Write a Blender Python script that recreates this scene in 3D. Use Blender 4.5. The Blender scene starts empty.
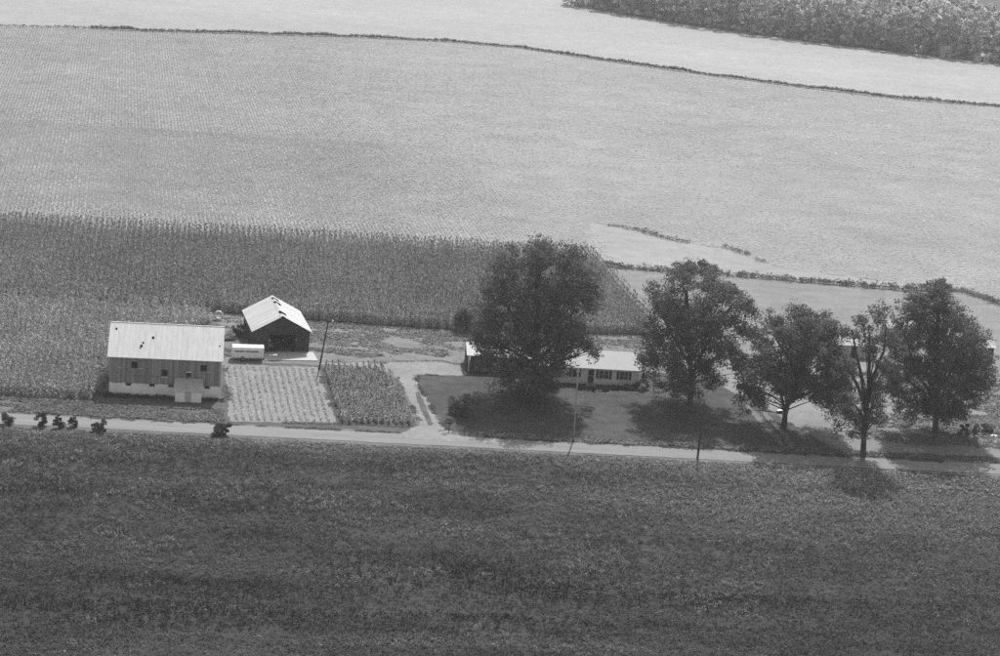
import bpy, math, random
import numpy as np
from mathutils import Vector, Matrix

# ---------------------------------------------------------------- camera, sky, sun, exposure
F_PX, CAM_H = 2000.0, 83.0                      # focal length for a 1000 px wide frame, flying height in metres
PITCH, ROLL, YAW = math.radians(14.7), math.radians(4.7), math.radians(6.0)
SUN_EL, SUN_AZ = math.radians(48.0), math.radians(11.5)   # azimuth measured from +Y towards +X
sc = bpy.context.scene
col = sc.collection

R0 = Vector((math.cos(YAW), -math.sin(YAW), 0))
FWD = Vector((math.sin(YAW)*math.cos(PITCH), math.cos(YAW)*math.cos(PITCH), -math.sin(PITCH)))
U0 = R0.cross(FWD)
RIGHT = R0*math.cos(ROLL) + U0*math.sin(ROLL)
UP = -R0*math.sin(ROLL) + U0*math.cos(ROLL)
cd = bpy.data.cameras.new('camera'); cam = bpy.data.objects.new('camera', cd); col.objects.link(cam)
cd.sensor_width = 36.0; cd.lens = 36.0*F_PX/1000.0; cd.clip_start = 0.5; cd.clip_end = 8000.0
M4 = Matrix((RIGHT, UP, -FWD)).transposed().to_4x4(); M4.translation = (0, 0, CAM_H)
cam.matrix_world = M4
sc.camera = cam

world = bpy.data.worlds.new('World'); sc.world = world; world.use_nodes = True
wn = world.node_tree.nodes; wl = world.node_tree.links; wn.clear()
sky = wn.new('ShaderNodeTexSky'); sky.sky_type = 'NISHITA'; sky.sun_disc = False
sky.sun_elevation = SUN_EL; sky.sun_rotation = SUN_AZ; sky.dust_density = 2.0
bw = wn.new('ShaderNodeRGBToBW'); bg = wn.new('ShaderNodeBackground'); wo = wn.new('ShaderNodeOutputWorld')
bg.inputs['Strength'].default_value = 0.15
wl.new(sky.outputs[0], bw.inputs[0]); wl.new(bw.outputs[0], bg.inputs['Color']); wl.new(bg.outputs[0], wo.inputs['Surface'])

sd = bpy.data.lights.new('sun', 'SUN'); sd.energy = 4.2; sd.angle = math.radians(0.53); sd.color = (1, 1, 1)
sun = bpy.data.objects.new('sun', sd); col.objects.link(sun)
sdir = Vector((math.sin(SUN_AZ)*math.cos(SUN_EL), math.cos(SUN_AZ)*math.cos(SUN_EL), math.sin(SUN_EL)))
sun.rotation_euler = sdir.to_track_quat('Z', 'Y').to_euler(); sun.location = (60, 300, 150)

sc.view_settings.view_transform = 'Standard'; sc.view_settings.look = 'None'
sc.view_settings.exposure = 0.40; sc.view_settings.gamma = 1.0; sc.view_settings.use_curve_mapping = False
sc.render.engine = 'CYCLES'
sc.cycles.use_denoising = False
sc.cycles.max_bounces = 5; sc.cycles.diffuse_bounces = 3; sc.cycles.glossy_bounces = 2
sc.cycles.transmission_bounces = 3; sc.cycles.transparent_max_bounces = 4; sc.cycles.volume_bounces = 0
sc.cycles.sample_clamp_indirect = 4.0

HAZE_DENSITY = 0.00014

# ---------------------------------------------------------------- pixel <-> place
def ray(px, py):
    return RIGHT*((px-500)/F_PX) + UP*(-(py-328)/F_PX) + FWD
def g(px, py, z=0.0):
    d = ray(px, py); t = (CAM_H-z)/-d.z
    return (d.x*t, d.y*t)
def at(px, py, Y):
    d = ray(px, py); t = Y/d.y
    return Vector((d.x*t, Y, CAM_H+d.z*t))
_R, _U, _Fw = (np.array(v) for v in (RIGHT, UP, FWD))
def project(P):
    v = P - np.array([0, 0, CAM_H]); zf = v@_Fw
    return 500+F_PX*(v@_R)/zf, 328-F_PX*(v@_U)/zf
def in_view(xy, m=70):
    P = np.c_[xy, np.zeros(len(xy))]; x, y = project(P)
    return (x > -m) & (x < 1000+m) & (y > -m) & (y < 656+m)

# ---------------------------------------------------------------- materials (a black and white place: greys only)
def mat(name, base, rough=0.8, amp=0.25, scales=(0.5, 3.0), coord='Object', bump=0.0, bscale=6.0, spec=0.03,
        stretch=(1, 1, 1), attr=False, translucent=0.0, stripes=None, metallic=0.0, stripe_shift=0.0, stripe_fade=None, vary=0.0):
    m = bpy.data.materials.new(name); m.use_nodes = True
    n, l = m.node_tree.nodes, m.node_tree.links; n.clear()
    out = n.new('ShaderNodeOutputMaterial'); p = n.new('ShaderNodeBsdfPrincipled')
    p.inputs['Roughness'].default_value = rough; p.inputs['Specular IOR Level'].default_value = spec
    p.inputs['Metallic'].default_value = metallic
    tc = n.new('ShaderNodeTexCoord'); mp = n.new('ShaderNodeMapping'); mp.inputs['Scale'].default_value = stretch
    l.new(tc.outputs[coord], mp.inputs['Vector'])
    cur = None
    for i, s in enumerate(scales):
        t = n.new('ShaderNodeTexNoise'); t.inputs['Scale'].default_value = s; t.inputs['Detail'].default_value = 5
        t.inputs['Roughness'].default_value = 0.6
        l.new(mp.outputs[0], t.inputs['Vector'])
        r = n.new('ShaderNodeMapRange'); r.inputs['From Min'].default_value = 0.28; r.inputs['From Max'].default_value = 0.72
        a = amp[i] if isinstance(amp, (tuple, list)) else amp
        r.inputs['To Min'].default_value = 1-a; r.inputs['To Max'].default_value = 1+a
        l.new(t.outputs['Fac'], r.inputs['Value'])
        if cur is None: cur = r.outputs[0]
        else:
            mu = n.new('ShaderNodeMath'); mu.operation = 'MULTIPLY'; l.new(cur, mu.inputs[0]); l.new(r.outputs[0], mu.inputs[1]); cur = mu.outputs[0]
    if stripes:                                     # (axis mapping rotation z, frequency per metre, depth)
        m2 = n.new('ShaderNodeMapping'); m2.vector_type = 'POINT'; m2.inputs['Rotation'].default_value = (0, 0, -stripes[0]); m2.inputs['Location'].default_value = (stripe_shift, 0, 0); l.new(tc.outputs[coord], m2.inputs['Vector'])
        w = n.new('ShaderNodeTexWave'); w.inputs['Scale'].default_value = stripes[1]*0.314; w.inputs['Distortion'].default_value = stripes[3] if len(stripes) > 3 else 1.0
        w.inputs['Detail'].default_value = 2; l.new(m2.outputs[0], w.inputs['Vector'])
        r = n.new('ShaderNodeMapRange'); r.inputs['To Min'].default_value = 1-stripes[2]; r.inputs['To Max'].default_value = 1+stripes[2]*0.5
        l.new(w.outputs['Fac'], r.inputs['Value'])
        if stripe_fade:                             # rows close up towards +X, where the crop stands thicker
            sx = n.new('ShaderNodeSeparateXYZ'); l.new(tc.outputs[coord], sx.inputs[0])
            fd = n.new('ShaderNodeMapRange'); fd.inputs['From Min'].default_value, fd.inputs['From Max'].default_value = stripe_fade
            fd.inputs['To Min'].default_value = 1-stripes[2]; fd.inputs['To Max'].default_value = 0.93; l.new(sx.outputs[0], fd.inputs['Value'])
            l.new(fd.outputs[0], r.inputs['To Min'])
            f2_ = n.new('ShaderNodeMapRange'); f2_.inputs['From Min'].default_value, f2_.inputs['From Max'].default_value = stripe_fade
            f2_.inputs['To Min'].default_value = 1+stripes[2]*.35; f2_.inputs['To Max'].default_value = 1.0; l.new(sx.outputs[0], f2_.inputs['Value'])
            l.new(f2_.outputs[0], r.inputs['To Max'])
        mu = n.new('ShaderNodeMath'); mu.operation = 'MULTIPLY'; l.new(cur, mu.inputs[0]); l.new(r.outputs[0], mu.inputs[1]); cur = mu.outputs[0]
    if vary:
        oi_ = n.new('ShaderNodeObjectInfo'); r = n.new('ShaderNodeMapRange'); r.inputs['To Min'].default_value = 1-vary; r.inputs['To Max'].default_value = 1+vary
        l.new(oi_.outputs['Random'], r.inputs['Value'])
        mu = n.new('ShaderNodeMath'); mu.operation = 'MULTIPLY'; l.new(cur, mu.inputs[0]); l.new(r.outputs[0], mu.inputs[1]); cur = mu.outputs[0]
    if attr:
        a = n.new('ShaderNodeAttribute'); a.attribute_name = 'tone'
        mu = n.new('ShaderNodeMath'); mu.operation = 'MULTIPLY'; l.new(cur, mu.inputs[0]); l.new(a.outputs['Fac'], mu.inputs[1]); cur = mu.outputs[0]
    mu = n.new('ShaderNodeMath'); mu.operation = 'MULTIPLY'; mu.use_clamp = True; mu.inputs[1].default_value = base
    l.new(cur, mu.inputs[0])
    l.new(mu.outputs[0], p.inputs['Base Color'])
    surf = p.outputs[0]
    if translucent > 0:
        tr = n.new('ShaderNodeBsdfTranslucent'); l.new(mu.outputs[0], tr.inputs['Color'])
        mx = n.new('ShaderNodeMixShader'); mx.inputs[0].default_value = translucent
        l.new(p.outputs[0], mx.inputs[1]); l.new(tr.outputs[0], mx.inputs[2]); surf = mx.outputs[0]
    if bump > 0:
        t = n.new('ShaderNodeTexNoise'); t.inputs['Scale'].default_value = bscale; t.inputs['Detail'].default_value = 4
        l.new(mp.outputs[0], t.inputs['Vector'])
        b = n.new('ShaderNodeBump'); b.inputs['Strength'].default_value = bump; b.inputs['Distance'].default_value = 0.15
        l.new(t.outputs['Fac'], b.inputs['Height']); l.new(b.outputs[0], p.inputs['Normal'])
    l.new(surf, out.inputs['Surface'])
    return m

M = {}
M['grass_ground'] = mat('grass_ground', 0.12, amp=(0.2, 0.25, 0.3), scales=(0.05, 0.4, 3.0), bump=0.6, bscale=4)
M['weed_ground'] = mat('weed_ground', 0.042, amp=(0.2, 0.25, 0.3), scales=(0.04, 0.3, 2.0), stretch=(0.5, 1, 1), bump=0.8, bscale=3)
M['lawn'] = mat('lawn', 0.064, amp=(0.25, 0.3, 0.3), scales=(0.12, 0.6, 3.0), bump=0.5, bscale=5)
M['rough_grass'] = mat('rough_grass', 0.165, amp=(0.15, 0.25, 0.3), scales=(0.08, 0.5, 3.0), stretch=(0.5, 1, 1), bump=0.6, bscale=4)
M['yard_grass'] = mat('yard_grass', 0.09, amp=(0.2, 0.25, 0.3), scales=(0.1, 0.6, 3.5), stretch=(0.6, 1, 1), bump=0.6, bscale=4)
M['pasture'] = mat('pasture', 0.19, amp=(0.12, 0.15, 0.2), scales=(0.05, 0.3, 2.5), stretch=(0.6, 1, 1), bump=0.5, bscale=3)
M['stubble'] = mat('stubble', 0.253, amp=(0.1, 0.12, 0.2), scales=(0.06, 0.3, 2.5), bump=0.5, bscale=3)
M['corn_soil'] = mat('corn_soil', 0.07, amp=0.25, scales=(0.3, 2.0))
M['crop_soil'] = mat('crop_soil', 0.235, amp=(0.12, 0.15, 0.2), scales=(0.012, 0.08, 1.0), stripes=(0.0943, 1.25, 0.42, 0.9), stripe_shift=0.4, stripe_fade=(0.0, 75.0))
M['far_field'] = mat('far_field', 0.275, amp=(0.1, 0.08, 0.14, 0.2), scales=(0.008, 0.05, 0.4, 1.6), stretch=(0.5, 1, 1))
M['road'] = mat('road', 0.20, amp=(0.1, 0.12, 0.12), scales=(0.08, 0.7, 5.0), stretch=(0.08, 1, 1), rough=0.85)
M['gravel'] = mat('gravel', 0.22, amp=(0.15, 0.15, 0.18), scales=(0.12, 0.8, 5.0), bump=0.5, bscale=8)
M['dirt'] = mat('dirt', 0.30, amp=(0.15, 0.18, 0.2), scales=(0.15, 0.9, 5.0), bump=0.5, bscale=6)
M['track'] = mat('track', 0.15, amp=(0.15, 0.2, 0.2), scales=(0.15, 0.9, 5.0), bump=0.5, bscale=6)
M['garden_soil'] = mat('garden_soil', 0.21, amp=(0.1, 0.18, 0.2), scales=(0.15, 0.9, 5.0), bump=0.5, bscale=6)
M['concrete'] = mat('concrete', 0.42, amp=(0.08, 0.1), scales=(0.4, 4.0))
M['leaf'] = mat('leaf', 0.112, amp=0.2, scales=(0.4,), attr=True, translucent=0.32, rough=0.6, spec=0.1)
M['wood_leaf'] = mat('wood_leaf', 0.40, amp=0.15, scales=(0.2,), attr=True, translucent=0.48, rough=0.6)
M['corn'] = mat('corn', 0.255, amp=(0.12, 0.12), scales=(0.03, 0.3), attr=True, translucent=0.3, rough=0.6, spec=0.1)
M['crop'] = mat('crop', 0.50, amp=(0.12, 0.14), scales=(0.015, 0.1), attr=True, translucent=0.25, rough=0.7)
M['weed'] = mat('weed', 0.080, amp=(0.2, 0.25), scales=(0.05, 0.4), stretch=(0.5, 1, 1), attr=True, translucent=0.2, rough=0.7)
M['pale_weed'] = mat('pale_weed', 0.22, amp=(0.2,), scales=(0.4,), attr=True, translucent=0.3, rough=0.8)
M['hedge_leaf'] = mat('hedge_leaf', 0.10, amp=0.2, scales=(0.4,), attr=True, translucent=0.25, rough=0.7)
M['bark'] = mat('bark', 0.06, amp=0.3, scales=(1.0, 6.0), rough=0.9)
M['pale_bark'] = mat('pale_bark', 0.32, amp=0.2, scales=(2.0,), rough=0.9)
M['barn_board'] = mat('barn_board', 0.26, amp=(0.18, 0.3), scales=(0.5, 1.6), stretch=(3.2, 3.2, 0.25), rough=0.9, vary=0.3)
M['dark_board'] = mat('dark_board', 0.05, amp=(0.2, 0.3), scales=(0.5, 1.6), stretch=(3, 3, 0.25), rough=0.9)
M['whitewash'] = mat('whitewash', 0.82, amp=(0.12, 0.12), scales=(0.5, 3.0), rough=0.9)
M['pale_board'] = mat('pale_board', 0.45, amp=(0.15, 0.35), scales=(0.5, 1.6), stretch=(3, 3, 0.25), rough=0.9)
M['metal_roof'] = mat('metal_roof', 0.62, amp=(0.05, 0.09, 0.06), scales=(0.25, 1.0, 5.0), stretch=(2.0, 0.5, 0.5), rough=0.6, spec=0.3)
M['painted_roof'] = mat('painted_roof', 0.42, amp=(0.06, 0.10, 0.06), scales=(0.25, 1.0, 5.0), stretch=(0.5, 2.0, 0.5), rough=0.65, spec=0.25, vary=0.08)
M['shingle'] = mat('shingle', 0.29, amp=(0.05, 0.06), scales=(0.3, 4.0), rough=0.7, spec=0.4)
M['white_paint'] = mat('white_paint', 0.75, amp=(0.04, 0.05), scales=(0.6, 4.0), rough=0.45, spec=0.5)
M['trim'] = mat('trim', 0.65, amp=(0.06,), scales=(2.0,), rough=0.6)
M['brick_wall'] = mat('brick_wall', 0.72, amp=(0.08, 0.15), scales=(0.5, 5.0), rough=0.9)
M['dark_void'] = mat('dark_void', 0.012, amp=0.2, scales=(1.0,), rough=0.9)
M['glass'] = mat('glass', 0.03, amp=0.1, scales=(1.0,), rough=0.1, spec=0.5)
M['shutter'] = mat('shutter', 0.035, amp=0.1, scales=(3.0,), rough=0.7)
M['pole_wood'] = mat('pole_wood', 0.06, amp=(0.2, 0.3), scales=(0.6, 3.0), stretch=(3, 3, 0.3), rough=0.9)
M['pale_pole'] = mat('pale_pole', 0.30, amp=(0.2, 0.3), scales=(0.6, 3.0), stretch=(3, 3, 0.3), rough=0.9)
M['rubber'] = mat('rubber', 0.02, amp=0.1, scales=(3.0,), rough=0.8)
M['steel'] = mat('steel', 0.35, amp=0.1, scales=(3.0,), rough=0.4, metallic=0.6, spec=0.5)
M['wire'] = mat('wire', 0.15, amp=0.1, scales=(3.0,), rough=0.5)

# ---------------------------------------------------------------- building helpers
def tag(o, label=None, cat=None, group=None, kind=None):
    if label: o['label'] = label
    if cat: o['category'] = cat
    if group: o['group'] = group
    if kind: o['kind'] = kind
    return o
def empty(name, loc=(0, 0, 0), rz=0.0):
    o = bpy.data.objects.new(name, None); col.objects.link(o); o.location = loc; o.rotation_euler = (0, 0, rz)
    o.empty_display_size = 0.5
    return o
class MB:
    def __init__(s): s.v = []; s.f = []
    def poly(s, pts):
        b = len(s.v); s.v += [tuple(p) for p in pts]; s.f.append(tuple(range(b, b+len(pts)))); return s
    def box(s, x0, x1, y0, y1, z0, z1):
        b = len(s.v); s.v += [(x, y, z) for z in (z0, z1) for y in (y0, y1) for x in (x0, x1)]
        s.f += [tuple(b+i for i in q) for q in ((0, 2, 3, 1), (4, 5, 7, 6), (0, 1, 5, 4), (2, 6, 7, 3), (0, 4, 6, 2), (1, 3, 7, 5))]; return s
    def prism(s, pts, axis, a, b_):
        """pts: 2-D outline, extruded along axis ('x' or 'y') from a to b_"""
        n = len(pts); b = len(s.v)
        for t in (a, b_):
            for (u, w) in pts: s.v.append((t, u, w) if axis == 'x' else (u, t, w))
        s.f.append(tuple(b+i for i in range(n))[::-1]); s.f.append(tuple(b+n+i for i in range(n)))
        for i in range(n):
            j = (i+1) % n; s.f.append((b+i, b+j, b+n+j, b+n+i))
        return s
    def slab(s, pts, t):
        """a sloping plate: top corners pts, thickness t downwards"""
        n = len(pts); b = len(s.v)
        s.v += [tuple(p) for p in pts] + [(p[0], p[1], p[2]-t) for p in pts]
        s.f.append(tuple(b+i for i in range(n))); s.f.append(tuple(b+n+i for i in range(n))[::-1])
        for i in range(n):
            j = (i+1) % n; s.f.append((b+i, b+n+i, b+n+j, b+j))
        return s
    def tube(s, pts, rad, n=8):
        pts = [Vector(p) for p in pts]; b = len(s.v)
        for i, p in enumerate(pts):
            d = (pts[min(i+1, len(pts)-1)] - pts[max(i-1, 0)]).normalized()
            a = d.orthogonal().normalized() if abs(d.z) < 0.9 else Vector((1, 0, 0)).cross(d).normalized()
            c = d.cross(a); r = rad[i] if isinstance(rad, (list, tuple)) else rad
            for k in range(n):
                t = 2*math.pi*k/n; s.v.append(tuple(p + a*(r*math.cos(t)) + c*(r*math.sin(t))))
        for i in range(len(pts)-1):
            for k in range(n):
                j = (k+1) % n; s.f.append((b+i*n+k, b+i*n+j, b+(i+1)*n+j, b+(i+1)*n+k))
        s.f.append(tuple(b+k for k in range(n))[::-1]); s.f.append(tuple(b+(len(pts)-1)*n+k for k in range(n)))
        return s
    def build(s, name, m, parent=None, smooth=False, bevel=0.0):
        me = bpy.data.meshes.new(name); me.from_pydata(s.v, [], s.f); me.update()
        if smooth: me.polygons.foreach_set('use_smooth', [True]*len(me.polygons))
        me.materials.append(M[m]); o = bpy.data.objects.new(name, me); col.objects.link(o)
        if parent: o.parent = parent
        if bevel:
            b = o.modifiers.new('bevel', 'BEVEL'); b.width = bevel; b.segments = 2
        return o
def np_mesh(name, V, faces, m, tone=None, parent=None):
    """V (n,3), faces (k, 3 or 4): a large mesh built straight from arrays"""
    me = bpy.data.meshes.new(name); k = faces.shape[1]
    me.vertices.add(len(V)); me.vertices.foreach_set('co', V.astype(np.float32).ravel())
    me.loops.add(faces.size); me.loops.foreach_set('vertex_index', faces.astype(np.int32).ravel())
    me.polygons.add(len(faces)); me.polygons.foreach_set('loop_start', np.arange(0, faces.size, k, dtype=np.int32))
    me.polygons.foreach_set('loop_total', np.full(len(faces), k, np.int32))
    me.update(calc_edges=True)
    if tone is not None:
        a = me.attributes.new('tone', 'FLOAT', 'POINT'); a.data.foreach_set('value', tone.astype(np.float32).ravel())
    me.materials.append(M[m]); o = bpy.data.objects.new(name, me); col.objects.link(o)
    if parent: o.parent = parent
    return o
def vnoise(x, y, scale, seed):
    r = np.random.default_rng(seed); G = r.random((256, 256))
    u = x/scale+1000.37; v = y/scale+1000.71; i = np.floor(u).astype(int); j = np.floor(v).astype(int); a = u-i; b = v-j
    a = a*a*(3-2*a); b = b*b*(3-2*b); i0, i1, j0, j1 = i % 256, (i+1) % 256, j % 256, (j+1) % 256
    return (G[i0, j0]*(1-a)+G[i1, j0]*a)*(1-b)+(G[i0, j1]*(1-a)+G[i1, j1]*a)*b
def fbm(x, y, scale, seed):
    return 0.55*vnoise(x, y, scale, seed)+0.3*vnoise(x, y, scale/2.3, seed+1)+0.15*vnoise(x, y, scale/5.1, seed+2)
def inside(xy, poly):
    x, y = xy[:, 0], xy[:, 1]; r = np.zeros(len(xy), bool); n = len(poly)
    for i in range(n):
        (x0, y0), (x1, y1) = poly[i], poly[(i+1) % n]
        c = (y0 > y) != (y1 > y)
        with np.errstate(divide='ignore', invalid='ignore'):
            r ^= c & (x < (x1-x0)*(y-y0)/(y1-y0+1e-12)+x0)
    return r
def ragged(poly, step=1.5, amp=0.25, seed=1):
    r = random.Random(seed); out = []
    for i in range(len(poly)):
        a, b = Vector(poly[i]), Vector(poly[(i+1) % len(poly)]); n = max(1, min(400, int((b-a).length/step)))
        for k in range(n):
            p = a.lerp(b, k/n); out.append((p.x+r.uniform(-amp, amp), p.y+r.uniform(-amp, amp)))
    return out
def sheet(name, poly, z, m, amp=0.25, step=1.5, seed=1, kind='structure', label=None):
    pts = ragged(poly, step, amp, seed) if amp else poly
    mb = MB().poly([(x, y, z) for x, y in pts])
    o = mb.build(name, m)
    if o.data.polygons[0].normal.z < 0: o.data.flip_normals()
    return tag(o, label, kind=kind)
def scatter(name, xy, templates, m, z=0.0, smin=0.8, smax=1.2, tone=None, tjit=0.2, seed=0, kind='stuff', label=None, parent=None, hscale=None):
    """plants from templates ((V,3) verts, (F,4 or 3) faces, (V,) tone) at the points xy, one mesh"""
    r = np.random.default_rng(seed); n = len(xy); which = r.integers(0, len(templates), n)
    Vs, Fs, Ts = [], [], []; off = 0
    if tone is None: tone = np.ones(n)
    for k, (tv, tf, tt) in enumerate(templates):
        idx = np.where(which == k)[0]; c = len(idx)
        if not c: continue
        a = r.random(c)*2*np.pi; s = r.uniform(smin, smax, c); ca, sa = np.cos(a)*s, np.sin(a)*s
        sz = s*(hscale[idx] if hscale is not None else 1.0)
        X = tv[None, :, 0]*ca[:, None]-tv[None, :, 1]*sa[:, None]+xy[idx, 0][:, None]
        Yy = tv[None, :, 0]*sa[:, None]+tv[None, :, 1]*ca[:, None]+xy[idx, 1][:, None]
        Z = tv[None, :, 2]*sz[:, None]+z
        V = np.stack([X, Yy, Z], 2).reshape(-1, 3); Vs.append(V)
        Fs.append((tf[None]+(np.arange(c)*len(tv))[:, None, None]).reshape(-1, tf.shape[1])+off); off += len(V)
        Ts.append((tt[None]*(tone[idx]*r.uniform(1-tjit, 1+tjit, c))[:, None]).ravel())
    o = np_mesh(name, np.concatenate(Vs), np.concatenate(Fs), m, np.concatenate(Ts), parent)
    return tag(o, label, kind=kind) if parent is None else o

# plant templates ------------------------------------------------------------
def t_corn(seed, h=2.2, leaves=6, spread=0.78):
    r = random.Random(seed); V = []; Fq = []; T = []
    def quad(a, b, c, d, t):
        k = len(V); V.extend([a, b, c, d]); Fq.append((k, k+1, k+2, k+3)); T.extend([t]*4)
    for i in range(leaves):
        a = i*2.4+r.uniform(-.4, .4); c, s = math.cos(a), math.sin(a); z = h*(0.14+0.72*i/leaves); L = spread*r.uniform(.8, 1.1); w = 0.075
        m1 = (c*L*.45, s*L*.45, z+.32*L); e = (c*L, s*L, z+.05)
        quad((-s*w*.5, c*w*.5, z), (s*w*.5, -c*w*.5, z), (m1[0]+s*w, m1[1]-c*w, m1[2]), (m1[0]-s*w, m1[1]+c*w, m1[2]), 1.0)
        quad((m1[0]-s*w, m1[1]+c*w, m1[2]), (m1[0]+s*w, m1[1]-c*w, m1[2]), (e[0]+s*w*.2, e[1]-c*w*.2, e[2]), (e[0]-s*w*.2, e[1]+c*w*.2, e[2]), r.uniform(1.0, 1.5))
    quad((-.035, 0, 0), (.035, 0, 0), (.02, 0, h), (-.02, 0, h), 0.8)
    for k in range(2):
        a = r.uniform(0, 3.14); c, s = math.cos(a)*.14, math.sin(a)*.14
        quad((-c, -s, h-.05), (c, s, h-.05), (c*.7, s*.7, h+.3), (-c*.7, -s*.7, h+.3), 1.2)
    return np.array(V), np.array(Fq), np.array(T)
def t_clump(seed, rad=0.35, h=0.4, n=7, leaf=0.26, flat=0.6):
    r = random.Random(seed); V = []; Fq = []; T = []
    for i in range(n):
        a = r.uniform(0, 6.28); d = rad*math.sqrt(r.random()); z = h*(1-(d/rad)**2*.6)*r.uniform(.55, 1.05)
        c = Vector((math.cos(a)*d, math.sin(a)*d, z))
        nrm = Vector((r.gauss(0, 1)*(1-flat), r.gauss(0, 1)*(1-flat), r.uniform(.4, 1))).normalized()
        u = nrm.orthogonal().normalized(); w = nrm.cross(u); q = r.uniform(0, 3.14)
        u, w = u*math.cos(q)+w*math.sin(q), w*math.cos(q)-u*math.sin(q); s = leaf*r.uniform(.7, 1.2)
        k = len(V); V.extend([tuple(c-u*s*.6), tuple(c-w*s*.4), tuple(c+u*s*.6), tuple(c+w*s*.4)])
        Fq.append((k, k+1, k+2, k+3)); T.extend([r.uniform(.7, 1.3)]*4)
    V = np.array(V); V[:, 2] = np.maximum(V[:, 2], 0.01)
    return V, np.array(Fq), np.array(T)
def t_blades(seed, n=7, h=0.9, rad=0.2, w=0.04):
    r = random.Random(seed); V = []; Fq = []; T = []
    for i in range(n):
        a = r.uniform(0, 6.28); d = rad*r.random(); x, y = math.cos(a)*d, math.sin(a)*d; q = r.uniform(0, 3.14); c, s = math.cos(q)*w, math.sin(q)*w
        lx, ly = r.gauss(0, .12)*h, r.gauss(0, .12)*h; hh = h*r.uniform(.6, 1.1)
        k = len(V); V.extend([(x-c, y-s, 0), (x+c, y+s, 0), (x+lx+c*1.3, y+ly+s*1.3, hh), (x+lx-c*1.3, y+ly-s*1.3, hh*1.02)])
        Fq.append((k, k+1, k+2, k+3)); T.extend([.8, .8, 1.2, 1.2])
    return np.array(V), np.array(Fq), np.array(T)

# ================================================================ THE SETTING
GX0, GX1 = -2600, 2900
tag(MB().poly([(GX0, -400, 0), (GX1, -400, 0), (GX1, 5200, 0), (GX0, 5200, 0)]).build('ground', 'grass_ground'), 'wide flat farmland ground', kind='structure')
ROAD_S, ROAD_N = 251.9, 256.2
sheet('foreground_field', [(-300, -200), (400, -200), (400, 250.6), (-300, 250.6)], 0.012, 'weed_ground', 0.5, 1.5, 3, label='dark weedy field in front of the road')
# ditch line behind the big crop field, the far field beyond it
DITCH = [g(*p) for p in ((-120, 22), (0, 26), (90, 28.5), (150, 31.5), (230, 33.5), (350, 37), (450, 42), (520, 48), (600, 60), (700, 74), (800, 87), (900, 99), (1000, 107), (1100, 114))]
MID_S = 371.5
STUB = [g(*p) for p in ((588, 221), (640, 232), (680, 243), (722, 248), (765, 264), (830, 274), (900, 283), (960, 285), (960, 291), (900, 290), (830, 284), (760, 278), (690, 272.5), (604, 266), (585, 244))]
sheet('crop_field', [(-180, MID_S), (62, MID_S)] + STUB[0:8] + [g(*p) for p in ((984, 298.5), (1000, 305), (1040, 320))] + [(330, 330), (420, 520)] + DITCH[::-1], 0.010, 'crop_soil', 0.4, 3, 4, label='large pale field of row crop behind the dark corn')
sheet('far_field', DITCH + [(420, 700), (420, 1500), (-700, 1500), (-700, 700)], 0.014, 'far_field', 0.5, 4, 5, label='very pale hay field beyond the ditch')
sheet('stubble_field', STUB, 0.022, 'stubble', 0.7, 2.0, 6, label='bright stubble patch right of the large tree')
sheet('pasture', [(57.5, 363), (73, 363.2), (87, 361.6), (100, 360.2), (113, 358.6), (125, 360.5), g(986, 299.5), g(1000, 306), g(1040, 321), (190, 300), (190, 258), (76, 258), (66, 283), (60.5, 300), (58.5, 315)], 0.016, 'pasture', 0.5, 2, 7, label='smooth pasture behind the row of trees')
CORN = [(-140, 318.6), (-13.0, 315.0), (0, 313.2), (26, 311.8), (58, 315.4), (59.5, 324), (57, 358), (55.5, MID_S), (-140, MID_S)]
sheet('corn_field', CORN, 0.018, 'corn_soil', 0.3, 1.5, 8, label='dark band of tall corn')
LCORN = [(-130, 262.4), (-26.6, 264.0), (-25.8, 280), (-13.4, 308.5), (-14.5, 312.8), (-130, 316.0)]
sheet('corn_plot', LCORN, 0.020, 'corn_soil', 0.3, 1.5, 9, label='corn plot left of the barn')
sheet('mown_strip', [(-24, 280), (-13, 309), (-12.5, 314.4), (0, 312.6), (26, 311.2), (58, 315), (60, 300), (60, 292.5), (25, 292.5), (10, 290.5), (4, 287.3), (-9, 286), (-10, 284)], 0.014, 'rough_grass', 0.4, 1.5, 10, label='rough mown grass strip in front of the corn')
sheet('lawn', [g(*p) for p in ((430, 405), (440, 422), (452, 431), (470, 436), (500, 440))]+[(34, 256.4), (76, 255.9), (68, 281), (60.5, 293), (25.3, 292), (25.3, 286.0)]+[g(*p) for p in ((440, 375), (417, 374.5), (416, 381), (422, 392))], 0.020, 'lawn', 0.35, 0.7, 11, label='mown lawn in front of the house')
sheet('barn_yard', [(-27, 256.8), (16.5, 257.2), (17.5, 259), (13, 285.5), (4, 286.6), (-9, 285.6), (-10, 283), (-24, 279)], 0.012, 'yard_grass', 0.3, 1.5, 12, label='grass around the barn and garden')
sheet('road', [(-400, ROAD_S), (-100, ROAD_S), (0, ROAD_S-.05), (40, ROAD_S-.3), (70, ROAD_S-.6), (130, ROAD_S-.6), (500, ROAD_S-.6), (500, ROAD_N-.6), (130, ROAD_N-.6), (70, ROAD_N-.6), (40, ROAD_N-.3), (0, ROAD_N), (-400, ROAD_N)], 0.034, 'road', 0.12, 1.0, 13, label='pale surfaced country road')
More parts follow.
